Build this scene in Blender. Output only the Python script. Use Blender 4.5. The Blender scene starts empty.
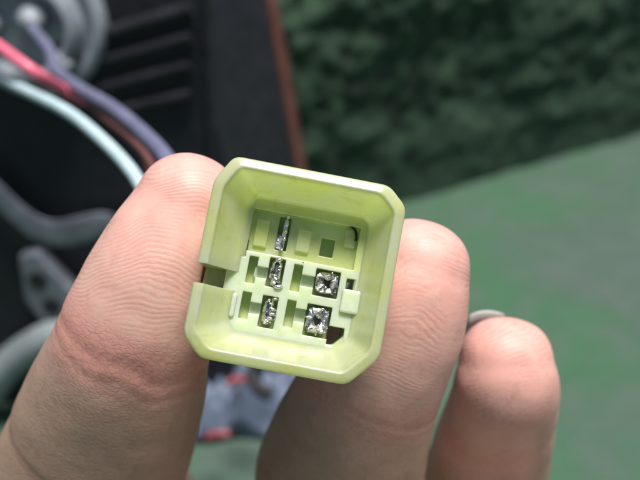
import bpy, bmesh, math, random
import numpy as np
from mathutils import Vector, Matrix
random.seed(4); rng = np.random.default_rng(4)
S = 0.001                                   # lengths below are millimetres unless said otherwise
scene = bpy.context.scene
COL = scene.collection

# ------------------------------------------------------------------ camera
FPX, W0, H0 = 864.0, 640.0, 480.0           # focal length in photo pixels
CAM_H, PITCH = 220.0, math.radians(30)      # camera height above the ground (mm), look-down angle
cam = bpy.data.cameras.new('camera'); cam_o = bpy.data.objects.new('camera', cam); COL.objects.link(cam_o)
cam.sensor_width = 36; cam.lens = 36 * FPX / W0
cam.clip_start = 0.005; cam.clip_end = 500
cam_o.location = (0, 0, CAM_H * S); cam_o.rotation_euler = (math.pi / 2 - PITCH, 0, 0)
cam.dof.use_dof = True; cam.dof.focus_distance = 0.0945; cam.dof.aperture_fstop = cam.lens / 2.15; cam.dof.aperture_blades = 7
scene.camera = cam_o

# ------------------------------------------------------------------ sky, sun, exposure
SUN_EL, SUN_AZ = math.radians(80), math.radians(118)     # azimuth from +Y (view direction), negative = left
world = bpy.data.worlds.new('World'); scene.world = world; world.use_nodes = True
wn = world.node_tree
sky = wn.nodes.new('ShaderNodeTexSky'); sky.sky_type = 'NISHITA'; sky.sun_disc = False
sky.sun_elevation = SUN_EL; sky.sun_rotation = SUN_AZ
sky.air_density = 1.0; sky.dust_density = 2.0; sky.ozone_density = 1.0
wn.links.new(sky.outputs[0], wn.nodes['Background'].inputs[0]); wn.nodes['Background'].inputs[1].default_value = 0.05
sl = bpy.data.lights.new('sun', 'SUN'); sl.energy = 5.0; sl.angle = math.radians(20); sl.color = (1, 0.97, 0.93)
sun = bpy.data.objects.new('sun', sl); COL.objects.link(sun)
to_sun = Vector((math.sin(SUN_AZ) * math.cos(SUN_EL), math.cos(SUN_AZ) * math.cos(SUN_EL), math.sin(SUN_EL)))
sun.rotation_euler = to_sun.to_track_quat('Z', 'Y').to_euler(); sun.location = (0, 0, 3)
vs = scene.view_settings; vs.view_transform = 'Standard'; vs.look = 'None'; vs.gamma = 1; vs.use_curve_mapping = False
vs.exposure = 0.42
scene.cycles.use_denoising = True
scene.cycles.max_bounces = 12; scene.cycles.diffuse_bounces = 9; scene.cycles.glossy_bounces = 3; scene.cycles.transmission_bounces = 4
scene.cycles.use_adaptive_sampling = True; scene.cycles.adaptive_threshold = 0.02

# ------------------------------------------------------------------ helpers
CM = Matrix.Translation((0, 0, CAM_H)) @ Matrix.Rotation(math.pi / 2 - PITCH, 4, 'X')   # camera space (mm) -> world (mm)
CMI = CM.inverted()
def cs(x, y, z): return CM @ Vector((x, y, z))
def px(x, y, d): return CM @ Vector(((x - W0 / 2) / FPX * d, (H0 / 2 - y) / FPX * d, -d))
def px_ray(x, y):
    o = CM @ Vector((0, 0, 0)); return o, (px(x, y, 100) - o).normalized()
def on_plane(x, y, p0, n):
    o, r = px_ray(x, y); return o + r * ((p0 - o).dot(n) / r.dot(n))
def on_ground(x, y, z=0): return on_plane(x, y, Vector((0, 0, z)), Vector((0, 0, 1)))

def tag(o, label=None, cat=None, group=None, kind=None):
    for k, v in (('label', label), ('category', cat), ('group', group), ('kind', kind)):
        if v: o[k] = v
    return o
def obj(name, verts, faces, mat, parent=None, base=None, smooth=True):
    """verts in mm (world, or the parent's own space); base = the object's origin in mm"""
    b = Vector(base) if base is not None else Vector((0, 0, 0))
    me = bpy.data.meshes.new(name)
    me.from_pydata([tuple((Vector(v) - b) * S) for v in verts], [], faces); me.update()
    bm = bmesh.new(); bm.from_mesh(me); bmesh.ops.recalc_face_normals(bm, faces=bm.faces); bm.to_mesh(me); bm.free()
    if smooth: me.polygons.foreach_set('use_smooth', [True] * len(me.polygons))
    me.materials.append(mat)
    o = bpy.data.objects.new(name, me); COL.objects.link(o)
    o.location = b * S
    if parent: o.parent = parent
    return o
def empty(name, mat4):
    o = bpy.data.objects.new(name, None); COL.objects.link(o)
    o.empty_display_size = 0.01
    t, r, s = mat4.decompose(); o.location = t * S; o.rotation_mode = 'QUATERNION'; o.rotation_quaternion = r
    return o
def smooth_angle(o, deg=40):
    me = o.data; me.polygons.foreach_set('use_smooth', [True] * len(me.polygons))
    me.set_sharp_from_angle(angle=math.radians(deg)); return o
def bevel(o, w, seg=2, ang=35):
    m = o.modifiers.new('bevel', 'BEVEL'); m.width = w * S; m.segments = seg; m.limit_method = 'ANGLE'; m.angle_limit = math.radians(ang)
    return o
def loft(rings, closed=True, cap=True):
    v, f = [], []; n = len(rings[0])
    for r in rings: v += list(r)
    for i in range(len(rings) - 1):
        for j in range(n if closed else n - 1):
            a, b = i * n + j, i * n + (j + 1) % n
            f.append((a, b, b + n, a + n))
    if cap:
        f.append(tuple(range(n))[::-1]); f.append(tuple(range((len(rings) - 1) * n, len(rings) * n)))
    return v, f
def catmull(P, k=8):
    P = [np.array(p, float) for p in P]; P = [2 * P[0] - P[1]] + P + [2 * P[-1] - P[-2]]; out = []
    for i in range(1, len(P) - 2):
        for s in range(k):
            t = s / k; a, b, c, d = P[i - 1:i + 3]
            out.append(.5 * (2 * b + (c - a) * t + (2 * a - 5 * b + 4 * c - d) * t * t + (3 * b - 3 * c + d - a) * t ** 3))
    out.append(P[-2]); return out
def tube(P, r, seg=12, k=8, smooth_path=True):
    Q = [Vector(p) for p in (catmull([tuple(p) for p in P], k) if smooth_path else [tuple(p) for p in P])]
    rings = []; ref = Vector((.3, .2, .93))
    for i, q in enumerate(Q):
        t = (Q[min(i + 1, len(Q) - 1)] - Q[max(i - 1, 0)]).normalized()
        n = (ref - t * ref.dot(t)).normalized(); ref = n; b = t.cross(n)
        rr = r[min(len(r) - 1, i * len(r) // len(Q))] if isinstance(r, (list, tuple)) else r
        rings.append([q + (n * math.cos(2 * math.pi * j / seg) + b * math.sin(2 * math.pi * j / seg)) * rr for j in range(seg)])
    return loft(rings)
def box(x0, x1, y0, y1, z0, z1):
    v = [(x, y, z) for z in (z0, z1) for y in (y0, y1) for x in (x0, x1)]
    return v, [(0, 1, 3, 2), (4, 5, 7, 6), (0, 1, 5, 4), (2, 3, 7, 6), (0, 2, 6, 4), (1, 3, 7, 5)]
def join(*parts):
    v, f = [], []
    for a, b in parts:
        k = len(v); v += list(a); f += [tuple(i + k for i in q) for q in b]
    return v, f
def xf(vf, M): return [M @ Vector(p) for p in vf[0]], vf[1]
_tab = rng.random((64, 64, 64))
def vnoise(x, y, z=0.0):
    x, y, z = np.broadcast_arrays(np.asarray(x, float), np.asarray(y, float), np.asarray(z, float))
    i, j, k = np.floor(x).astype(int), np.floor(y).astype(int), np.floor(z).astype(int)
    u, v, w = x - i, y - j, z - k
    u, v, w = (t * t * (3 - 2 * t) for t in (u, v, w)); r = 0
    for a in (0, 1):
        for b in (0, 1):
            for c in (0, 1):
                r = r + _tab[(i + a) % 64, (j + b) % 64, (k + c) % 64] * (u if a else 1 - u) * (v if b else 1 - v) * (w if c else 1 - w)
    return r - .5

# ------------------------------------------------------------------ materials
class NT:
    def __init__(s, name):
        s.m = bpy.data.materials.new(name); s.m.use_nodes = True; s.t = s.m.node_tree
        s.b = s.t.nodes['Principled BSDF']; s.out = s.t.nodes['Material Output']
    def n(s, typ, **kw):
        q = s.t.nodes.new('ShaderNode' + typ)
        for k, v in kw.items():
            if k.startswith('i_'): 
                key = k[2:]; q.inputs[int(key) if key.isdigit() else key.replace('_', ' ')].default_value = v
            else: setattr(q, k, v)
        return q
    def l(s, a, b): s.t.links.new(a, b)
    def noise(s, vec, scale, detail=4, rough=.55, dist=0):
        q = s.n('TexNoise', i_Scale=scale, i_Detail=detail, i_Roughness=rough, i_Distortion=dist); s.l(vec, q.inputs['Vector']); return q.outputs['Fac']
    def ramp(s, fac, stops):
        q = s.n('ValToRGB'); e = q.color_ramp.elements
        while len(e) < len(stops): e.new(.5)
        for el, (p, c) in zip(e, stops): el.position = p; el.color = (*c, 1) if len(c) == 3 else c
        s.l(fac, q.inputs[0]); return q.outputs[0]
    def mix(s, fac, a, b, mode='MIX'):
        q = s.n('Mix', data_type='RGBA', blend_type=mode)
        for v, i in ((fac, 0), (a, 6), (b, 7)):
            if hasattr(v, 'is_linked') or hasattr(v, 'links'): s.l(v, q.inputs[i])
            else: q.inputs[i].default_value = (*v, 1) if isinstance(v, tuple) and len(v) == 3 else v
        return q.outputs[2]
    def math(s, op, a, b=0.0, c=0.0):
        q = s.n('Math', operation=op)
        for i, v in enumerate((a, b, c)):
            if hasattr(v, 'links'): s.l(v, q.inputs[i])
            else: q.inputs[i].default_value = v
        return q.outputs[0]
    def bump(s, h, dist, strength=1.0, prev=None):
        q = s.n('Bump', i_Strength=strength, i_Distance=dist); s.l(h, q.inputs['Height'])
        if prev: s.l(prev, q.inputs['Normal'])
        return q.outputs[0]
    def coord(s, which='Object'): return s.n('TexCoord').outputs[which]
    def set(s, **kw):
        for k, v in kw.items():
            i = s.b.inputs[k.replace('_', ' ')]
            if hasattr(v, 'links'): s.l(v, i)
            else: i.default_value = (*v, 1) if isinstance(v, tuple) and i.type == 'RGBA' else v
        return s
def simple(name, col, rough=.5, metal=0., var=.18, scale=400., bumpd=0.0, **kw):
    t = NT(name); c = t.coord(); f = t.noise(c, scale, 5, .6)
    a = tuple(x * (1 - var) for x in col); b = tuple(min(1, x * (1 + var)) for x in col)
    t.set(Base_Color=t.ramp(f, [(.3, a), (.7, b)]), Metallic=metal, Roughness=t.math('MULTIPLY_ADD', f, .25, rough - .12), **kw)
    if bumpd: t.set(Normal=t.bump(f, bumpd))
    return t.m

def mat_ground():
    t = NT('worn_green_floor'); c = t.coord()
    big = t.noise(c, 9, 4, .6, .6); mid = t.noise(c, 42, 5, .65, .4); fine = t.noise(c, 420, 3, .6)
    g = t.mix(t.ramp(big, [(.38, (0, 0, 0)), (.62, (1, 1, 1))]), (.026, .100, .039), (.048, .075, .060))
    g = t.mix(t.ramp(mid, [(.42, (0, 0, 0)), (.70, (.75, .75, .75))]), g, (.074, .092, .083))
    g = t.mix(t.math('MULTIPLY', fine, .55), g, (.03, .075, .045))
    t.set(Base_Color=g, Roughness=.85, Normal=t.bump(fine, .0006, .7, t.bump(mid, .002, .5))); return t.m
def mat_wall():
    t = NT('mossy_green_wall'); c = t.coord()
    big = t.noise(c, 16, 3, .5, .3); mid = t.noise(c, 125, 5, .75, .3); fine = t.noise(c, 500, 3, .6)
    g = t.mix(t.ramp(mid, [(.40, (0, 0, 0)), (.66, (1, 1, 1))]), (.012, .030, .016), (.044, .108, .052))
    g = t.mix(t.ramp(big, [(.50, (0, 0, 0)), (.80, (.5, .5, .5))]), g, (.075, .125, .09))
    g = t.mix(t.math('MULTIPLY', fine, .5), g, (.012, .022, .018))
    t.set(Base_Color=g, Roughness=.9, Normal=t.bump(fine, .001, .8)); return t.m
def mat_connector(name, ca, cb, through=.58):
    t = NT(name); c = t.coord()
    n1 = t.noise(c, 180, 3, .5, .3); n2 = t.noise(c, 900, 4, .6); n3 = t.noise(c, 420, 5, .65, .8)
    col = t.mix(t.ramp(n1, [(.35, (0, 0, 0)), (.68, (1, 1, 1))]), ca, cb)
    col = t.mix(t.ramp(n3, [(.52, (0, 0, 0)), (.8, (.45, .45, .45))]), col, (.84, .89, .74))
    smu = t.noise(c, 330, 4, .65, 1.2); col = t.mix(t.ramp(smu, [(.56, (0, 0, 0)), (.78, (.4, .4, .4))]), col, (.47, .50, .20))
    spk = t.n('TexVoronoi', feature='F1', i_Scale=620.0); t.l(c, spk.inputs['Vector'])
    gate = t.math('MULTIPLY', t.math('LESS_THAN', spk.outputs['Distance'], .05), t.math('GREATER_THAN', t.noise(c, 260, 2), .56))
    col = t.mix(gate, col, (.05, .06, .03))
    bp = t.bump(n2, .00006, .5)
    t.set(Base_Color=col, Roughness=.6, Subsurface_Weight=.6, Subsurface_Radius=(1.0, 1.1, .4), Subsurface_Scale=.003, Specular_IOR_Level=0.0, Normal=bp)
    tr = t.n('BsdfTranslucent'); t.l(col, tr.inputs['Color']); mx = t.n('MixShader', i_0=through)
    t.l(t.b.outputs[0], mx.inputs[1]); t.l(tr.outputs[0], mx.inputs[2])
    fr = t.n('Fresnel', i_IOR=1.53); gl = t.n('BsdfGlossy'); t.l(t.math('MULTIPLY_ADD', n2, .2, .10), gl.inputs['Roughness'])
    t.l(bp, gl.inputs['Normal']); t.l(bp, fr.inputs['Normal']); top = t.n('MixShader')                     # glossy skin over the milky plastic
    t.l(fr.outputs[0], top.inputs[0]); t.l(mx.outputs[0], top.inputs[1]); t.l(gl.outputs[0], top.inputs[2]); t.l(top.outputs[0], t.out.inputs['Surface'])
    return t.m
def mat_skin():
    t = NT('skin'); A = t.n('Attribute', attribute_name='fing').outputs['Vector']; c = t.coord()
    sp = t.n('SeparateXYZ'); t.l(A, sp.inputs[0]); al, ar, pad = sp.outputs     # mm along from the tip, mm around, pad mask
    B = t.n('Attribute', attribute_name='tone').outputs['Vector']; sb = t.n('SeparateXYZ'); t.l(B, sb.inputs[0]); blush, crease, thumb = sb.outputs
    blot = t.noise(c, 110, 3, .6, .4); fine = t.noise(c, 1100, 2, .6)
    mott = t.noise(c, 420, 3, .6, .5); dirt = t.noise(c, 300, 5, .7, 1.0)
    base = t.mix(t.ramp(blot, [(.3, (0, 0, 0)), (.75, (1, 1, 1))]), (.63, .42, .345), (.52, .325, .255))
    base = t.mix(t.math('MULTIPLY', blush, t.math('MULTIPLY_ADD', blot, .8, .45)), base, (.72, .335, .30))
    base = t.mix(t.ramp(mott, [(.45, (0, 0, 0)), (.75, (.42, .42, .42))]), base, (.60, .29, .235))
    base = t.mix(t.ramp(mott, [(.25, (.35, .35, .35)), (.45, (0, 0, 0))]), base, (.62, .47, .34))
    base = t.mix(t.math('MULTIPLY', crease, .5), base, (.62, .22, .18))
    low = t.math('MINIMUM', t.math('MAXIMUM', t.math('MULTIPLY_ADD', al, .1, -2.2), 0.0), 1.0)       # browner, grubbier skin below the pads, with the shade there painted in too
    base = t.mix(t.math('MULTIPLY', low, .8), base, t.mix(blot, (.43, .285, .205), (.31, .20, .14)))
    base = t.mix(t.math('MULTIPLY', t.ramp(dirt, [(.52, (0, 0, 0)), (.74, (.5, .5, .5))]), t.math('MULTIPLY_ADD', low, .5, .5)), base, (.20, .135, .10))
    # friction ridges: arcs across the pad
    wob = t.math('MULTIPLY_ADD', t.noise(c, 150, 1, .4), 3.6, -1.8)
    arc = t.math('MULTIPLY', t.math('MULTIPLY', ar, ar), .055)
    ph = t.math('ADD', t.math('ADD', t.math('SUBTRACT', al, arc), wob), t.math('MULTIPLY', ar, -.22))
    ridge = t.math('SINE', t.math('MULTIPLY', ph, 2 * math.pi / .52))
    patch = t.ramp(t.noise(c, 190, 3, .6), [(.40, (.05, .05, .05)), (.66, (1, 1, 1))])
    ridge = t.math('MULTIPLY', t.math('MULTIPLY', ridge, pad), patch)
    base = t.mix(t.math('MULTIPLY', t.math('LESS_THAN', ridge, -.35), .22), base, (.40, .19, .14))
    # coarse skin lines below the crease
    cmb = t.n('CombineXYZ'); t.l(t.math('MULTIPLY', al, 2.3), cmb.inputs[0]); t.l(t.math('MULTIPLY', ar, 1.0), cmb.inputs[1])
    vo = t.n('TexVoronoi', feature='DISTANCE_TO_EDGE', i_Scale=1.0, i_Randomness=.85); t.l(cmb.outputs[0], vo.inputs['Vector'])
    line = t.math('MULTIPLY', t.math('SUBTRACT', 1.0, t.math('MINIMUM', t.math('MULTIPLY', vo.outputs['Distance'], 7.0), 1.0)), t.math('SUBTRACT', 1.0, pad))
    base = t.mix(t.math('MULTIPLY', line, .26), base, (.33, .18, .13))
    h = t.math('ADD', t.math('MULTIPLY', ridge, .5), t.math('MULTIPLY', line, -.8))
    t.set(Base_Color=base, Roughness=t.math('MULTIPLY_ADD', fine, .25, .38), Subsurface_Weight=.25, Subsurface_Radius=(1.0, .38, .22), Subsurface_Scale=.0020,
          IOR=1.42, Normal=t.bump(fine, .00012, .35, t.bump(h, .000028, .7))); return t.m
def mat_tin():
    t = NT('tinned_brass'); c = t.coord(); n = t.noise(c, 1500, 4, .7)
    t.set(Base_Color=t.ramp(n, [(.34, (.08, .07, .06)), (.47, (.60, .59, .57)), (.64, (.94, .94, .94))]), Metallic=1.0,
          Roughness=t.math('MULTIPLY_ADD', n, .3, .08), Normal=t.bump(n, .00016, .8)); return t.m
GROUND, WALL, NYLON, SKIN, TIN = mat_ground(), mat_wall(), mat_connector('aged_translucent_nylon', (.87, .945, .61), (.86, .94, .35)), mat_skin(), mat_tin()
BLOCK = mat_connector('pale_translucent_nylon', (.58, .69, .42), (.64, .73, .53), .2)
TRAY = mat_connector('shade_tinted_yellow_nylon', (.66, .76, .24), (.70, .79, .36), .2)  # shade of the sunken row and deep slots, put in as a yellower tone
BLACK = simple('black_abs_plastic', (.014, .0155, .020), .5, var=.35, scale=160, bumpd=.0004, Specular_IOR_Level=.3)
GREY = simple('grey_socket_plastic', (.25, .275, .31), .42, var=.25, scale=120, bumpd=.0003)
PALE = simple('pale_grey_plastic', (.22, .25, .255), .45, var=.2, scale=90)
STEEL = simple('galvanised_steel', (.20, .215, .25), .5, .5, var=.3, scale=140)
LENS = simple('faded_red_lens', (.125, .045, .036), .30, var=.2, scale=120)
PINK = simple('pink_wire_sheath', (.74, .15, .23), .38, var=.12, scale=150)
VIOLET = simple('violet_wire_sheath', (.14, .145, .225), .40, var=.15, scale=150)
WHITEW = simple('white_wire_sheath', (.44, .57, .60), .38, var=.12, scale=150)
PINK_SHADED = simple('shaded_pink_wire_sheath', (.17, .07, .065), .42, var=.15, scale=150)  # pink wire where it lies in shadow, the shade put into its colour
NAIL = simple('fingernail', (.24, .225, .21), .4, var=.06, scale=500, Subsurface_Weight=.3, Subsurface_Radius=(1, .6, .4), Subsurface_Scale=.001)
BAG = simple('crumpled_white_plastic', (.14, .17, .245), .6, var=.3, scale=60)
REDBIT = simple('red_plastic', (.25, .05, .06), .4, var=.15)
HOLE = simple('dark_rubber_hole_shade', (.010, .010, .012), .7, var=.3)  # black sheath; on the hole discs it paints the shade inside

# ------------------------------------------------------------------ ground and wall
def build_ground():
    xs = np.concatenate([-np.geomspace(40000, 620, 14)[:-1], np.arange(-620, 621, 4.), np.geomspace(620, 40000, 14)[1:]])
    ys = np.concatenate([-np.geomspace(40000, 60, 14)[:-1], np.arange(-60, 821, 4.), np.geomspace(820, 40000, 14)[1:]])
    X, Y = np.meshgrid(xs, ys)
    near = np.clip((620 - np.abs(X)) / 80, 0, 1) * np.clip((820 - Y) / 80, 0, 1) * np.clip((Y + 60) / 60, 0, 1)
    Z = near * (1.6 * vnoise(X / 9, Y / 9, 3) + 2.0 * vnoise(X / 31, Y / 31, 7) + .8 * vnoise(X / 4.3, Y / 4.3, 1))
    n = len(xs)
    v = np.stack([X, Y, Z], -1).reshape(-1, 3)
    f = [(j * n + i, j * n + i + 1, (j + 1) * n + i + 1, (j + 1) * n + i) for j in range(len(ys) - 1) for i in range(n - 1)]
    return tag(obj('ground', v, f, GROUND), 'worn green painted ground with greyish scuffed patches', 'ground', kind='structure')
build_ground()

def build_wall():
    A, B = on_ground(300, 232), on_ground(640, 134)
    d = (B - A).normalized(); nrm = Vector((d.y, -d.x, 0))             # towards the camera
    us = np.arange(-260, 700, 2.6); vsn = np.concatenate([np.arange(-12, 118, 2.6), [120, 125]])
    U, V = np.meshgrid(us, vsn)
    D = 5 * vnoise(U / 19, V / 15, 2) + 4 * vnoise(U / 8.5, V / 7.5, 5) + 3.5 * vnoise(U / 4.5, V / 4.2, 9) + 8 * vnoise(U / 55, V / 40, 4)
    D *= np.clip((V + 6) / 60, .12, 1)
    P = [A + d * float(u) + nrm * float(q) + Vector((0, 0, float(z))) for u, z, q in zip(U.ravel(), V.ravel(), D.ravel())]
    n = len(us); m = len(vsn)
    f = [(j * n + i, j * n + i + 1, (j + 1) * n + i + 1, (j + 1) * n + i) for j in range(m - 1) for i in range(n - 1)]
    k = len(P)                                                          # back, top and ends: a wall 90 mm thick
    for r in (0, m - 1):
        for i in range(n): P.append(A + d * float(us[i]) - nrm * 90 + Vector((0, 0, float(vsn[r]))))
    for i in range(n - 1):
        f.append((k + i, k + i + 1, k + n + i + 1, k + n + i)); f.append(((m - 1) * n + i, (m - 1) * n + i + 1, k + n + i + 1, k + n + i))
    f.append(tuple([j * n for j in range(m)] + [k + n, k])); f.append(tuple([j * n + n - 1 for j in range(m)] + [k + 2 * n - 1, k + n - 1]))
    tag(obj('garden_wall', P, f, WALL, base=A), 'low dark green mossy wall with a lumpy face, standing at the back of the ground', 'wall')
build_wall()

# ------------------------------------------------------------------ connector frame (used by hand and wires too)
CON_C = px(296, 270, 90)
CON = CM.to_3x3().to_4x4() @ Matrix.Rotation(math.radians(-10.6), 4, 'Z') @ Matrix.Rotation(math.radians(-6), 4, 'X') @ Matrix.Rotation(math.radians(1.5), 4, 'Y')
CON = Matrix.Translation(CON_C) @ CON
CONI = CON.inverted()
HW, HH, BACK, FLOOR = 10.3, 10.75, -12.5, -5.4
def con_px(x, y, w):
    """point of the connector's own space at depth w seen at photo pixel x, y"""
    p = on_plane(x, y, CON @ Vector((0, 0, w)), (CON.to_3x3() @ Vector((0, 0, 1))))
    return CONI @ p

# ------------------------------------------------------------------ hand
CHAINS = []   # name, list of (camera-space x,y,z, half width, half depth)
def cp(x, y, d): return ((x - W0 / 2) / FPX * d, (H0 / 2 - y) / FPX * d, -d)
CHAINS.append(('thumb', [(*cp(189, 207, 104), 6.6, 6.6), (*cp(177, 234, 104), 7.5, 7.4), (*cp(160, 270, 104), 8.2, 8.0), (*cp(145, 310, 105), 9.1, 8.4),
    (*cp(133, 345, 106.5), 9.7, 8.2), (*cp(119, 390, 111), 11.3, 8.8), (*cp(102, 440, 117), 12.5, 9.6), (*cp(88, 490, 124.5), 13.4, 10.4),
    (-31, -47, -139, 13.4, 11.4), (-16, -76, -142, 15, 13), (4, -116, -128, 18, 14), (14, -142, -96, 21, 16)]))
CHAINS.append(('index', [(*cp(417, 269, 107), 6.6, 6.3), (*cp(411, 290, 107), 7.35, 6.9), (*cp(402, 320, 108), 8.0, 7.3), (*cp(386, 358, 110.5), 8.5, 7.6),
    (*cp(365, 400, 115.2), 9.8, 7.8), (*cp(348, 445, 121), 11.3, 8.2), (*cp(337, 490, 129), 12.6, 8.6),
    (0.8, -56, -146, 10.8, 9.4), (6, -84, -147, 11, 10.5), (12, -118, -128, 14, 13), (16, -142, -96, 17, 15)]))
CHAINS.append(('middle', [(*cp(506, 361, 117), 6.4, 6.0), (*cp(506, 380, 117.6), 7.1, 6.5), (*cp(503, 404, 122.3), 7.9, 6.7), (*cp(493, 440, 132), 9.3, 6.9),
    (*cp(483, 480, 142.5), 10.4, 7.3), (24.0, -60, -157, 9.6, 8.2), (25, -88, -151, 10.5, 10), (18, -120, -128, 14, 12), (18, -142, -96, 16, 14)]))
CHAINS.append(('ring', [(45, -66, -134, 6, 6), (45, -63, -142, 7.6, 7.4), (46, -64, -156, 8, 8), (46, -74, -162, 8.4, 8.4), (42, -90, -148, 10, 10), (28, -122, -126, 13, 12), (22, -142, -96, 15, 14)]))
CHAINS.append(('little', [(56, -74, -124, 5, 5), (58, -71, -131, 6.5, 6.3), (60, -73, -143, 7, 7), (59, -82, -148, 7.5, 7.5), (53, -94, -138, 9.5, 9.5), (36, -122, -122, 13, 12), (26, -142, -96, 15, 14)]))
CHAINS.append(('forearm', [(14, -128, -114, 20, 15), (18, -146, -92, 23, 17), (22, -172, -62, 25, 19), (26, -214, -16, 29, 23), (28, -252, 26, 32, 26)]))
def chain_samples(C, k=10):
    return np.array(catmull(C, k))
def frame_at(Q, i):
    t = Vector(Q[min(i + 1, len(Q) - 1), :3] - Q[max(i - 1, 0), :3]).normalized()
    ref = Vector((0, .12, 1)); n = (ref - t * ref.dot(t)).normalized(); return t, n, t.cross(n)
TURN = {'thumb': -14, 'index': 8, 'middle': -4}
def finger_frame(name, Q, i):
    t, n, b = frame_at(Q, i); a = math.radians(TURN.get(name, 0)); 
    return t, n * math.cos(a) + b * math.sin(a), b * math.cos(a) - n * math.sin(a)
def build_hand():
    parts = []; SEG = 40; info = []
    for ci, (name, C) in enumerate(CHAINS):
        Q = chain_samples(C); rings = []
        t, n, b = finger_frame(name, Q, 0)
        q0, rw, rd = Vector(Q[0, :3]), Q[0, 3], Q[0, 4]; tip = (rw + rd) / 2 * .94
        for s in np.linspace(1.0, 0, 9)[0:-1]:            # rounded end before the first sample
            th = s * math.pi / 2; e = max((1 - math.sin(th) ** 2.3) ** (1 / 2.1), .03)
            rings.append([q0 - t * tip * 1.02 * math.sin(th) + (n * math.cos(2 * math.pi * j / SEG) * rd + b * math.sin(2 * math.pi * j / SEG) * rw) * e for j in range(SEG)])
        for i in range(len(Q)):
            t, n, b = finger_frame(name, Q, i); q = Vector(Q[i, :3]); rw, rd = Q[i, 3:5]
            rings.append([q + n * math.cos(2 * math.pi * j / SEG) * rd + b * math.sin(2 * math.pi * j / SEG) * rw for j in range(SEG)])
        q = Vector(Q[-1, :3]); rings.append([q + t * Q[-1, 3] * .5 + (n * math.cos(2 * math.pi * j / SEG) * Q[-1, 4] + b * math.sin(2 * math.pi * j / SEG) * Q[-1, 3]) * .6 for j in range(SEG)])
        parts.append(loft(rings))
        L = np.concatenate([[0], np.cumsum(np.linalg.norm(np.diff(Q[:, :3], axis=0), axis=1))]) + tip
        for i in range(len(Q)):
            t, n, b = finger_frame(name, Q, i); info.append((*Q[i, :3], L[i], *n, *b, ci, Q[i, 3], Q[i, 4]))
    v, f = join(*parts); base = cs(16, -142, -96)
    raw = obj('hand_raw', [CM @ Vector(p) for p in v], f, SKIN)
    m = raw.modifiers.new('r', 'REMESH'); m.mode = 'VOXEL'; m.voxel_size = .00052; m.use_smooth_shade = True
    sm = raw.modifiers.new('s', 'SMOOTH'); sm.iterations = 9; sm.factor = .5
    dg = bpy.context.evaluated_depsgraph_get(); me = bpy.data.meshes.new_from_object(raw.evaluated_get(dg))
    bpy.data.objects.remove(raw)
    N = len(me.vertices); co = np.empty(N * 3); me.vertices.foreach_get('co', co); co = co.reshape(-1, 3) / S
    R = np.array(CMI.to_3x3()); T = np.array(CMI.translation); pc = co @ R.T + T          # camera space
    I = np.array(info, dtype=float); best = np.zeros(N, int)
    for a in range(0, N, 4000):
        d = ((pc[a:a + 4000, None, :] - I[None, :, :3]) ** 2).sum(-1)
        best[a:a + 4000] = (d / (I[:, 11] * I[:, 12])[None, :]).argmin(1)
    K = I[best]; rel = pc - K[:, :3]; cn = (rel * K[:, 4:7]).sum(1); cb = (rel * K[:, 7:10]).sum(1)
    along = K[:, 3]; q = I[:, 3]
    ax = (rel * np.cross(K[:, 4:7], K[:, 7:10])).sum(1); along = K[:, 3] + ax
    around = cb; ci = K[:, 10].astype(int)
    padside = np.clip(cn / K[:, 12] * 2 + .6, 0, 1)
    crease_at = {0: (23.5, 44), 1: (22.5, 42), 2: (19.5, 40)}
    crease = np.zeros(N); pad = np.zeros(N); dz = np.zeros(N)
    for k, cr in crease_at.items():
        mk = ci == k; wig = .8 * vnoise(around / 4, k * 3.3, 0) + .05 * around
        for c0 in cr:
            g = np.exp(-((along - c0 + wig) / .55) ** 2) + .6 * np.exp(-((along - c0 - 1.7 + wig * 1.6) / .4) ** 2)
            dz -= np.where(mk, g * (.13 if k == 0 else .10) * padside, 0)
            crease += (1.0 if k == 0 else .35) * np.where(mk, np.exp(-((along - c0 + wig) / 2.8) ** 2) * padside, 0)
        pad += np.where(mk, padside * np.clip((cr[0] - 1.5 - along) / 4, 0, 1), 0)
    thumb = (ci == 0).astype(float)
    blush = np.where(ci <= 2, np.clip(1 - along / 24, 0, 1) * .9 + .55 * np.exp(-((along - 24) / 4.5) ** 2), .2)
    # press the flesh flat where it meets the connector
    nrm = np.empty(N * 3); me.vertices.foreach_get('normal', nrm); nrm = nrm.reshape(-1, 3)
    dz += .16 * vnoise(co[:, 0] / 3.1, co[:, 1] / 3.1, co[:, 2] / 3.1) + .25 * vnoise(co[:, 0] / 7, co[:, 1] / 7, co[:, 2] / 7)
    co = co + nrm * dz[:, None]
    CI = np.array(CONI); lc = co @ CI[:3, :3].T + CI[:3, 3]
    g = .12
    inside = (np.abs(lc[:, 0]) < HW + g) & (np.abs(lc[:, 1]) < HH + g) & (lc[:, 2] > BACK - g) & (lc[:, 2] < 4)
    inside &= (np.abs(lc[:, 0]) + np.abs(lc[:, 1]) < HW + HH - 2.4)
    ex = HW + g - np.abs(lc[:, 0]); ey = np.where(lc[:, 1] < 0, HH + g - np.abs(lc[:, 1]), 99); eb = lc[:, 2] - (BACK - g)
    th = ci == 0
    eb = np.where(th, 99, eb)
    which = np.argmin(np.stack([ex, ey + 2, eb]), 0)
    s = np.sign(lc[:, 0])
    lc[:, 0] = np.where(inside & (which == 0), s * (HW + g), lc[:, 0])
    lc[:, 1] = np.where(inside & (which == 1), -(HH + g), lc[:, 1])
    lc[:, 2] = np.where(inside & (which == 2), BACK - g, lc[:, 2])
    C4 = np.array(CON); co = lc @ C4[:3, :3].T + C4[:3, 3]
    b = np.array(base)
    me.vertices.foreach_set('co', ((co - b) * S).ravel()); me.update()
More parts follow.
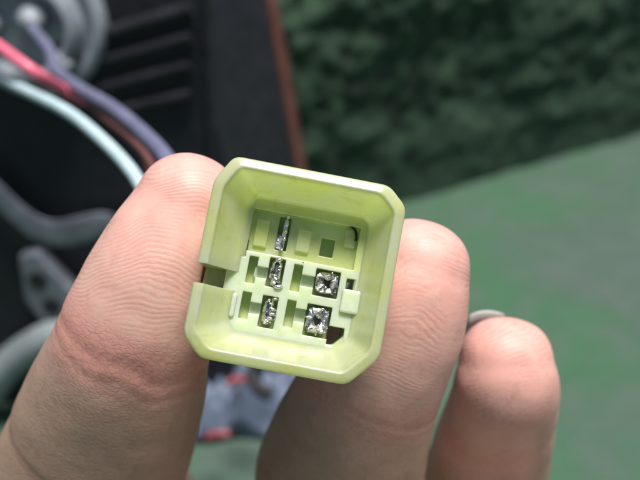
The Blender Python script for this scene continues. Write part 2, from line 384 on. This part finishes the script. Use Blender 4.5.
    for nm, arr in (('fing', np.stack([along, around, np.clip(pad, 0, 1)], -1)), ('tone', np.stack([np.clip(blush, 0, 1), np.clip(crease, 0, 1), thumb], -1))):
        at = me.attributes.new(nm, 'FLOAT_VECTOR', 'POINT'); at.data.foreach_set('vector', arr.astype(np.float32).ravel())
    me.polygons.foreach_set('use_smooth', [True] * len(me.polygons))
    me.materials.clear(); me.materials.append(SKIN)
    h = bpy.data.objects.new('hand', me); COL.objects.link(h); h.location = base * S
    tag(h, 'bare hand reaching up from below, pinching the pale green plug with thumb and forefinger', 'hand')
    for name, C in CHAINS[:5]:                                   # nails on the backs of the fingers
        Q = chain_samples(C); t, n, bb = finger_frame(name, Q, 2); q0 = Vector(Q[0, :3]); rw, rd = Q[6, 3], Q[6, 4]
        if name == 'middle': q0 = q0 + bb * 1.6
        top, bot = [], []; A = np.linspace(-.52, .52, 13); Ls = np.linspace(-.96 if name == 'middle' else -.85, 1.0, 10)
        def hug(l): return 1.0 if l > 0 else max((1 - min(1, abs(l)) ** 2.3) ** (1 / 2.1), .60 + .02 * l)
        g = lambda a, l, off: q0 + t * (l * rw) + (-n * (rd * hug(l) + off) * math.cos(a) + bb * (rw * max(hug(l), .8) + off) * math.sin(a) * .92)
        V = [CM @ g(a, l + .3 * a * a, .30) for l in Ls for a in A] + [CM @ g(a, l + .3 * a * a, -.15) for l in Ls for a in A]
        na, nl = len(A), len(Ls); F = []
        for i in range(nl - 1):
            for j in range(na - 1):
                p = i * na + j; F.append((p, p + 1, p + na + 1, p + na)); p += na * nl; F.append((p, p + 1, p + na + 1, p + na))
        for i in range(nl - 1):
            for j in (0, na - 1): p = i * na + j; F.append((p, p + na, p + na + na * nl, p + na * nl))
        for j in range(na - 1):
            for i in (0, nl - 1): p = i * na + j; F.append((p, p + 1, p + 1 + na * nl, p + na * nl))
        obj('fingernail', [p - base for p in V], F, NAIL, h)
    return h
HAND = build_hand()

# ------------------------------------------------------------------ connector
def build_connector():
    root = empty('plug_connector', CON)
    tag(root, 'pale yellow-green translucent six-way plug housing held between thumb and forefinger', 'plug')
    ch = 2.55
    def octo(hw, hh, c):
        P = [(-hw, hh - c * 1.15), (-hw + c * .66, hh), (hw - c * .85, hh), (hw, hh - c * .78), (hw, -hh + c * 1.3), (hw - c * 1.15, -hh), (-hw + c * .85, -hh), (-hw, -hh + c * .85)]
        return P
    NT_, NB_ = -1.05, -3.15                                         # notch in the left wall, top and bottom
    def path(hw, hh, c, w, ro=.55, out=0):
        """open path from the notch's upper edge clockwise round to its lower edge, corners rounded"""
        P = [(-hw, NT_ - out)] + octo(hw, hh, c) + [(-hw, NB_ + out)]
        res = [P[0], (-hw, NT_ + 1.0)]
        for i in range(1, len(P) - 1):
            a, b, d = (np.array(P[k]) for k in (i - 1, i, i + 1))
            u1 = (a - b) / np.linalg.norm(a - b); u2 = (d - b) / np.linalg.norm(d - b)
            p0, p2 = b + u1 * ro, b + u2 * ro
            for s in np.linspace(0, 1, 5): res.append(tuple((1 - s) ** 2 * p0 + 2 * s * (1 - s) * b + s * s * p2))
        res += [(-hw, NB_ - 1.0), P[-1]]
        return [Vector((x, y, w)) for x, y in res]
    prof = [(0.0, FLOOR - 3.2, 0), (0.0, -6.0, 0), (-.04, -1.3, 0), (.0, -.76, 0), (.07, -.54, 0), (.17, -.420, 0), (.24, -.382, 0), (.80, -.132, 0), (.88, -.10, 0), (1.0, -.05, 0), (1.12, -.08, 0), (1.22, -.2, 0), (1.28, -.5, 0),
            (1.40, -1.0, 0), (1.85, -2.3, 0), (2.3, -3.7, 0), (2.7, -4.7, 0), (3.1, -5.3, 0), (3.7, -5.6, 0), (3.8, FLOOR - 3.2, 0)]
    rings = []
    for off, w, _ in prof:
        c = ch - off * .42
        rg = path(HW - off, HH - off, max(c, .7), w, .32 * max(c, .7))
        e = 1.25 * min(1, max(0, (off - 1.38) / 1.62)) if w > FLOOR - 3 else 0
        rings.append([Vector((p.x + (e * -p.x / HW if p.x < 0 else 0), p.y, p.z)) for p in rg])        # the keyed left wall is thicker
    n = len(rings[0]); v = [p for r in rings for p in r]; f = []
    for i in range(len(rings) - 1):
        for j in range(n - 1): f.append((i * n + j, i * n + j + 1, (i + 1) * n + j + 1, (i + 1) * n + j))
    for j in (0, n - 1): f.append(tuple(i * n + j for i in range(len(rings))))
    for j in range(n - 1): f.append(((len(rings) - 1) * n + j, (len(rings) - 1) * n + j + 1, j + 1, j))
    sh = obj('shell', v, f, NYLON, root); smooth_angle(sh, 50)
    # floor block: a stepped plate made from rectangles, each with its own height
    rects = []                                                      # u0,u1,v0,v1,height
    def R(cx, cy, wpx, hpx, h, w=FLOOR):
        c = con_px(cx, cy, w); s = FPX / (90 - w); rects.append((c.x - wpx / 2 / s, c.x + wpx / 2 / s, c.y - hpx / 2 / s, c.y + hpx / 2 / s, h))
    DEEP = -7.5
    p0 = con_px(300, 258, FLOOR)
    rects.append((-6.6, 6.3, p0.y - .15, 6.3, -6.5))                                        # upper row sits lower
    for x, y in ((252, 270), (244, 306), (296, 278), (289, 313)): R(x, y, 9, 27, DEEP)       # lock slots
    for x, y in ((263, 272), (256, 309), (309, 281), (301, 316)): R(x, y, 16, 12, -6.5)     # bridge between slot and terminal
    for x, y, w, h in ((276, 273, 15, 30), (268, 312, 14, 30), (327, 284, 26, 27), (317, 321, 26, 31)): R(x, y, w, h, -7.8)   # terminal bores
    R(283, 234, 12, 34, -8.6, -6.5); R(327, 248, 14, 20, -8.2, -6.5)
    R(262, 233, 14, 26, -6.0, -6); R(303, 241, 13, 22, -6.0, -6); R(350, 239, 12, 18, -6.1, -6)
    HOLES = [(242, 247, 10, 20), (350, 288, 11, 16), (335, 337, 15, 19)]
    for x, y, w, h in HOLES: R(x, y, w, h, None)                                             # open right through the base
    lim = 7.5; rects = [tuple(round(q * 4) / 4 for q in r[:4]) + (r[4],) for r in rects]
    us = sorted(set([-lim, lim] + [round(min(max(u, -lim), lim), 3) for r in rects for u in r[:2]])); vv = sorted(set([-lim, lim] + [round(min(max(u, -lim), lim), 3) for r in rects for u in r[2:4]]))
    def height(u, y):
        h = FLOOR
        for r in rects:
            if r[0] < u < r[1] and r[2] < y < r[3]: h = r[4]
        return h
    bm = bmesh.new(); H = [[height((us[i] + us[i + 1]) / 2, (vv[j] + vv[j + 1]) / 2) for j in range(len(vv) - 1)] for i in range(len(us) - 1)]
    BK = BACK
    def quad(*p): bm.faces.new([bm.verts.new(tuple(c * S for c in q)) for q in p])
    for i in range(len(us) - 1):
        for j in range(len(vv) - 1):
            a, b, c, d, h = us[i], us[i + 1], vv[j], vv[j + 1], H[i][j]
            if h is not None:
                quad((a, c, h), (b, c, h), (b, d, h), (a, d, h)); quad((a, d, BK), (b, d, BK), (b, c, BK), (a, c, BK))
            for (i2, j2, e0, e1) in ((i + 1, j, (b, c), (b, d)), (i, j + 1, (b, d), (a, d)), (i - 1, j, (a, d), (a, c)), (i, j - 1, (a, c), (b, c))):
                h2 = H[i2][j2] if 0 <= i2 < len(us) - 1 and 0 <= j2 < len(vv) - 1 else BK
                lo = BK if h2 is None else h2; hi = BK if h is None else h
                if hi > lo + 1e-6: quad((*e0, lo), (*e1, lo), (*e1, hi), (*e0, hi))
    bmesh.ops.remove_doubles(bm, verts=bm.verts, dist=1e-6)
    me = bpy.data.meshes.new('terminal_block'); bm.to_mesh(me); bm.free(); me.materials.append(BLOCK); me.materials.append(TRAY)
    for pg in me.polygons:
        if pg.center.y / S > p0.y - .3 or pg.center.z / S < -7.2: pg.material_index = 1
    blk = bpy.data.objects.new('terminal_block', me); COL.objects.link(blk); blk.parent = root
    bevel(blk, .11, 3, 60).modifiers['bevel'].use_clamp_overlap = False; 
    # collar of the base behind the floor
    def ring_oct(hw, hh, c, w): return [Vector((x, y, w)) for x, y in octo(hw, hh, c)]
    o1, o2, o3 = ring_oct(HW - .25, HH - .25, 2.4, FLOOR - 3.1), ring_oct(HW - .3, HH - .3, 2.4, BACK + .4), ring_oct(HW - .9, HH - .9, 2.2, BACK)
    i3, i1 = ring_oct(7.0, 7.0, .7, BACK), ring_oct(7.0, 7.0, .7, FLOOR - 3.1)
    v, f = loft([o1, o2, o3, i3, i1, o1], cap=False); smooth_angle(obj('base_collar', v, f, NYLON, root), 30)
    # terminals
    def receptacle(cx, cy, wpx, hpx, top, kind):
        c = con_px(cx, cy, top); s = FPX / (90 - top); w, h = wpx / s, hpx / s; parts = []
        rr = random.Random(int(cx * 7 + cy))
        def rbox(hw, hh, rad, w0):
            pts = []
            for qx, qy, a0 in ((1, 1, 0), (-1, 1, 90), (-1, -1, 180), (1, -1, 270)):
                for a in (0, 30, 60, 90):
                    t = math.radians(a0 + a); pts.append((qx * (hw - rad) + math.cos(t) * rad, qy * (hh - rad) + math.sin(t) * rad, w0))
            return pts
        def wav(ring, amp): return [(x + rr.uniform(-amp, amp), y + rr.uniform(-amp, amp), z + rr.uniform(-amp * 2.2, amp * 2.2)) for x, y, z in ring]
        hw, hh = w / 2, h / 2
        if kind == 'box':                                      # open box receptacle, its mouth rolled and dented
            rings = [rbox(hw, hh, .5, -3.6), rbox(hw, hh, .5, -.5), wav(rbox(hw * .98, hh * .98, .5, -.1), .15), wav(rbox(hw * .82, hh * .82, .4, .08), .16), wav(rbox(hw * .5, hh * .52, .3, -.1), .18), wav(rbox(hw * .26, hh * .28, .12, -.5), .1), rbox(hw * .22, hh * .22, .1, -3.0)]
            parts.append(loft(rings, cap=False))
            for k in range(9):                                  # crimp claws round the mouth
                t = rr.uniform(0, 6.28); r0 = rr.uniform(.6, .95)
                parts.append(xf(bead(rr.uniform(.14, .30)), Matrix.Translation((hw * r0 * math.cos(t), hh * r0 * math.sin(t), rr.uniform(-.1, .15))) @ Matrix.Rotation(t, 4, 'Z') @ Matrix.Diagonal((1.6, .7, 1, 1))))
            parts.append(xf(box(-.14, .14, -hh * .8, hh * .8, -1.5, .28), Matrix.Translation((hw * .85, 0, 0)) @ Matrix.Rotation(.12, 4, 'Y')))
        elif kind == 'fold':                                   # narrow folded barrel seen edge on
            rings = [rbox(hw * .8, hh, .4, -3.6), rbox(hw * .8, hh, .4, -.4), wav(rbox(hw * .75, hh * .97, .35, 0), .14), wav(rbox(hw * .4, hh * .85, .2, .25), .12), rbox(hw * .3, hh * .6, .15, -.5)]
            parts.append(loft(rings))
            for k in range(6):
                y = -hh * .9 + k * h * .9 / 5; parts.append(xf(bead(rr.uniform(.18, .40)), Matrix.Translation((hw * .35 + rr.uniform(-.4, .35), y + rr.uniform(-.2, .2), .1 + rr.uniform(-.2, .25))) @ Matrix.Rotation(rr.uniform(-.6, .6), 4, 'Z') @ Matrix.Diagonal((1.5, .75, 1, 1))))
            parts.append(box(-hw, -hw * .35, -hh * .45, hh * .35, -2, -.15))
        else:                                                   # thin tab
            parts.append(loft([wav([(-hw * .5, -hh, z), (hw * .5, -hh, z), (hw * .62, hh * .7, z), (hw * .2, hh, z), (-hw * .3, hh * .8, z)], .03) for z in (-3.0, -1.4, -.2, .1)]))
            for k in range(4): parts.append(xf(bead(.24), Matrix.Translation((hw * .3, -hh * .3 + k * h * .22, .15))))
            parts.append(box(-hw * 1.6, -hw * .4, -hh * .9, -hh * .1, -2.6, -.6))
        o = obj('terminal', *xf(join(*parts), Matrix.Translation(c)), TIN, root); smooth_angle(o, 45); bevel(o, .05, 1, 50)
    def bead(r):
        v = [(0, 0, r)] + [(r * math.cos(a) * k, r * math.sin(a) * k, r * z) for k, z in ((.8, .6), (1, 0), (.8, -.6)) for a in [i * math.pi / 4 for i in range(8)]] + [(0, 0, -r)]
        f = [(0, 1 + j, 1 + (j + 1) % 8) for j in range(8)] + [(1 + i * 8 + j, 9 + i * 8 + j, 9 + i * 8 + (j + 1) % 8, 1 + i * 8 + (j + 1) % 8) for i in (0, 1) for j in range(8)] + [(25, 17 + (j + 1) % 8, 17 + j) for j in range(8)]
        return v, f
    receptacle(284, 234, 8, 34, -5.8, 'tab')
    receptacle(276, 273, 12, 26, -5.4, 'fold')
    receptacle(268, 312, 11, 26, -5.4, 'fold')
    receptacle(327, 283, 21, 21, -5.4, 'box')
    receptacle(317, 321, 20, 26, -5.4, 'box')
    # moulded ledge on the lower inner wall and a raised rib beside the slots
    a, b = con_px(262, 344, -4.9), con_px(312, 352, -4.9)
    obj('ledge', *box(a.x, b.x, b.y - .7, b.y + .25, -6.4, -4.9), BLOCK, root)
    bevel(obj('ledge', *box(-6.3, -5.75, -6.0, -3.4, -6.4, -5.0), BLOCK, root, smooth=False), .2)
    bevel(obj('key_rib', *box(5.5, 7.6, -3.3, -.7, -6.4, -4.8), BLOCK, root, smooth=False), .25)
    # dark chipped arc beside the empty way
    c0 = con_px(351, 236, -6.0)
    obj('chipped_edge', *tube([c0 + Vector((-.35, 1.1, .4)), c0 + Vector((.25, .75, .4)), c0 + Vector((.55, .15, .4)), c0 + Vector((.6, -.5, .3))], .17, 8, 5), HOLE, root)
    return root
build_connector()

# ------------------------------------------------------------------ tail lamp (black housing, seen from the back)
L_N = Vector((-.10, -1, .10)).normalized()
L_H = Vector((-.17, .0, 1)); L_H = (L_H - L_N * L_H.dot(L_N)).normalized()
L_A = L_H.cross(L_N).normalized()
if L_A.x < 0: L_A = -L_A
L_O = px(200, 60, 268)                                           # upper right corner region of the back panel
LAMP = Matrix.Translation(L_O) @ Matrix((( L_A.x, L_H.x, L_N.x, 0), (L_A.y, L_H.y, L_N.y, 0), (L_A.z, L_H.z, L_N.z, 0), (0, 0, 0, 1)))
LI = LAMP.inverted()
def lamp_px(x, y, n=0): return LI @ on_plane(x, y, LAMP @ Vector((0, 0, n)), L_N)
def build_lamp():
    low = -(L_O.z) / L_H.z                                      # local height of the ground
    lo = low + 8
    root = empty('tail_lamp', LAMP)
    tag(root, 'black plastic tail lamp housing standing on the ground, back side towards the hand', 'tail lamp')
    a1 = 2.0; a0 = -150; top = 95
    def rr(x0, x1, y0, y1, rad, n):
        P = []
        for cx, cy, s in ((x1 - rad, y1 - rad, 0), (x0 + rad, y1 - rad, 90), (x0 + rad, y0 + rad, 180), (x1 - rad, y0 + rad, 270)):
            for k in range(5): t = math.radians(s + k * 22.5); P.append((cx + rad * math.cos(t), cy + rad * math.sin(t), n))
        return P
    f1 = lamp_px(275, 60, -36).x                               # flank reaches out to the flange
    rings = [rr(a0 + 6, a1 - 6, lo + 6, top - 6, 8, -3.4), rr(a0 + 3, a1 - 3, lo + 3, top - 3, 9, -3.2), rr(a0 + 1, a1 - 1, lo + 1, top - 1, 10, 0.), rr(a0, a1, lo, top, 10, -2.5),
             rr(a0 - 4, f1 - 6, lo - 2, top + 4, 12, -30), rr(a0 - 5, f1 - 1, lo - 3, top + 6, 13, -35), rr(a0 - 6, f1, lo - 3, top + 6, 13, -38)]
    rings = rings[2:]
    v, f = loft(rings); smooth_angle(obj('housing', v, f, BLACK, root), 35)
    g1 = lamp_px(281, 60, -38).x
    rings = [rr(a0 - 6, g1 - .6, lo - 3.6, top + 7, 13, -38.2), rr(a0 - 7, g1, lo - 4, top + 8, 14, -39), rr(a0 - 7, g1 + .9, lo - 5, top + 8, 14, -47), rr(a0 - 4, g1 - 4, lo - 3, top + 4, 18, -66), rr(a0 + 15, g1 - 25, lo + 18, top - 20, 20, -76)]
    v, f = loft(rings); smooth_angle(obj('lens', v, f, LENS, root), 35)
    # slanting ribs across the back
    for k in range(12):
        y0 = 40 - k * 0
    for k in range(11):
        yl, yr = 36 + 26 * k, 8 + 28 * k
        if k > 3: break
        p, q = lamp_px(98, yl, 0), lamp_px(192, yr, 0)
        d = (q - p).normalized(); nn = Vector((-d.y, d.x, 0)); wd = 2.3 - .12 * k; hg = 3.4
        sec = [(-wd, -.4), (-wd * .8, hg * .75), (-wd * .3, hg), (wd * .3, hg), (wd * .8, hg * .75), (wd, -.4)]
        v, f = loft([[e + nn * s[0] + Vector((0, 0, s[1])) for s in sec] for e in (p, q)]); smooth_angle(obj('rib', v, f, BLACK, root), 40)
    # upright edge bead of the panel
    p, q = lamp_px(203, -60, 0), lamp_px(216, 240, 0)
    obj('edge_bead', *tube([p, (p + q) / 2, q], 1.7, 10, 4), BLACK, root)
    # bulb socket
    c = lamp_px(36, 22, 0)
    def disc(prof, cc, seg=40): return loft([[cc + Vector((r * math.cos(2 * math.pi * j / seg), r * math.sin(2 * math.pi * j / seg), z)) for j in range(seg)] for r, z in prof])
    so = obj('bulb_socket', *disc([(23, -.5), (23, 4), (22, 5.5), (20.5, 6), (19.5, 5), (17.5, 4.5), (17, 9), (16, 12), (14.6, 13), (13.2, 12), (12.6, 8.2), (1, 8)], c), GREY, root); smooth_angle(so, 35)
    e = c + Vector((4.0, 0, 8)); 
    obj('wire_boot', *tube([e + Vector((-1, 2.2, -1)), e + Vector((0, 1.8, 4)), e + Vector((.6, .6, 7.5))], [4.6, 4.6, 4.2, 3.6, 3.0, 2.4], 14, 5), GREY, so)
    obj('wire_boot', *tube([c + Vector((-10, 3, 7)), c + Vector((-9.6, 2.4, 11)), c + Vector((-9, 1.5, 14))], [4.0, 3.6, 3.0, 2.4], 14, 5), GREY, so)
    dh = lamp_px(66, 54, 8.0)
    obj('socket_opening', *disc([(4.2, 0.1), (4.0, .5), (3.2, .45), (2.9, .2), (.5, .15)], dh, 24), HOLE, so)  # solid dark disc painted as the shade inside the opening
    for k in range(3):
        t = math.radians(200 + k * 55); p = c + Vector((15 * math.cos(t), 15 * math.sin(t), 10))
        bevel(obj('lug', *xf(box(-3, 3, -2, 2, -6, 4), Matrix.Translation(p) @ Matrix.Rotation(t, 4, 'Z')), GREY, so, smooth=False), .8)
    # pale bracket strip low on the housing and a holed plate
    pts = [lamp_px(x, y, 6) for x, y in ((-40, 165), (-8, 188), (16, 214), (40, 232), (66, 236), (120, 216))]
    br = []
    for i, p in enumerate(pts):
        d = (pts[min(i + 1, len(pts) - 1)] - pts[max(i - 1, 0)]).normalized(); nn = Vector((-d.y, d.x, 0)); wd = (4.0, 4.6, 4.4, 5.6, 6.0, 4.6)[i]
        br.append([p - nn * wd + Vector((0, 0, -.8)), p + nn * wd + Vector((0, 0, -.8)), p + nn * wd * .9 + Vector((0, 0, .8)), p - nn * wd * .9 + Vector((0, 0, .8))])
    o = obj('bracket', *loft(br), STEEL, root, smooth=False); o.modifiers.new('s', 'SUBSURF').render_levels = 2
    q = [lamp_px(x, y, 9) for x, y in ((18, 256), (36, 252), (72, 292), (70, 322), (44, 326), (24, 300))]
    pl = bevel(obj('bracket_plate', *loft([[p + Vector((0, 0, z)) for p in q] for z in (-7, 0)]), STEEL, root, smooth=False), 1.2, 3)
    for x, y in ((38, 281), (52, 307)):
        obj('bolt_hole', *disc([(3.6, -.3), (3.5, .25), (2.9, .3), (2.6, .12), (.5, .1)], lamp_px(x, y, 9), 20), HOLE, pl)  # dark discs on the plate, shade of the holes put in as colour
    # pale foot at the bottom
    foot = [lamp_px(x, y, 10) for x, y in ((-30, 420), (2, 372), (34, 346), (62, 336), (100, 345))]
    obj('gasket', *tube(foot, 6.0, 14, 6), PALE, root)
    return root
LAMP_O = build_lamp()

# ------------------------------------------------------------------ wires from the lamp to the plug
back = lambda u, v, w=BACK + .2: CON @ Vector((u, v, w))
def wire(P, r, mat, label):
    v, f = tube(P, r, 14, 8); tag(obj('wire', v, f, mat, base=P[0]), label, 'wire', 'wires between the lamp and the plug')
sock = LAMP @ (lamp_px(36, 22, 0) + Vector((4.6, .6, 14.5)))
wire([sock, px(49, 50, 236), px(56, 70, 222), px(78, 88, 205), px(112, 108, 188), px(146, 136, 172), px(170, 164, 158), px(190, 210, 145), px(225, 265, 128), back(-3.4, -1, -24), back(-3.4, -1)], 1.6, VIOLET,
     'violet-grey wire curving from the grey bulb socket behind the thumb')
wire([px(-60, 5, 235), px(-20, 32, 215), px(4, 50, 200), px(36, 73, 196), px(66, 91, 208), px(100, 108, 204), px(138, 136, 190), px(160, 185, 172), px(215, 270, 136), back(-4, -4.5, -24), back(-4, -4.5)], 1.35, PINK,
     'bright pink wire entering at the upper left, crossing under the violet one')
wire([px(-50, 52, 240), px(-12, 72, 216), px(24, 90, 196), px(66, 111, 180), px(100, 138, 168), px(132, 172, 156), px(165, 225, 146), px(225, 290, 130), back(1.3, -2, -25), back(1.3, -2)], 1.25, WHITEW,
     'pale bluish-white wire, lowest of the wires curving down behind the thumb')
wire([px(70, 84, 232), px(100, 112, 196), px(132, 138, 178), px(155, 166, 164), px(185, 225, 150), px(240, 280, 132), back(1.2, -5.6, -24), back(1.2, -5.6)], 1.25, PINK_SHADED,
     'shaded stretch of pink wire, painted dull brown, running along the underside of the violet wire')

# ------------------------------------------------------------------ litter on the ground between the fingers
def crumple(name, cx, cy, w, h, zh, mat, label, cat, seed):
    c = on_ground(cx, cy); N = 46; V = []; 
    for j in range(N):
        for i in range(N):
            u, v = i / (N - 1) * 2 - 1, j / (N - 1) * 2 - 1; r = max(abs(u), abs(v))
            x = u * w * (1 + .25 * float(vnoise(u * 2 + seed, v * 2, 1))); y = v * h * (1 + .25 * float(vnoise(u * 2, v * 2 + seed, 2)))
            z = 1.2 + zh * (1 - r ** 2) * .55 + zh * abs(float(vnoise(u * 2.6 + seed, v * 2.6, 4))) * 1.2 + zh * .5 * abs(float(vnoise(u * 6 + seed, v * 6, 8)))
            V.append(c + Vector((x, y, max(z * (1 if r < .97 else .4), 1.0))))
    F = [(j * N + i, j * N + i + 1, (j + 1) * N + i + 1, (j + 1) * N + i) for j in range(N - 1) for i in range(N - 1)]
    o = obj(name, V, F, mat, base=c); m = o.modifiers.new('t', 'SOLIDIFY'); m.thickness = .4 * S
    return tag(o, label, cat)
crumple('plastic_bag', 248, 404, 25, 22, 26, BAG, 'crumpled bluish-white plastic bag on the ground behind the gap between thumb and forefinger', 'plastic bag', 3)
def scrap(P, r, mat, label):
    P = [on_ground(x, y, z) for x, y, z in P]; tag(obj('wire_offcut', *tube(P, r, 10, 5), mat, base=P[0]), label, 'wire offcut', 'wire offcuts on the plastic bag')
scrap([(228, 384, 36), (236, 379, 37), (245, 381, 37)], 1.3, REDBIT, 'short red wire offcut on the plastic bag, just under the plug')
scrap([(206, 438, 20), (216, 434, 22), (230, 434, 22)], 1.3, REDBIT, 'short red wire offcut at the near edge of the plastic bag')
scrap([(250, 372, 38), (258, 388, 36), (272, 395, 34)], 2.4, HOLE, 'short black wire offcut on the plastic bag beside the forefinger')
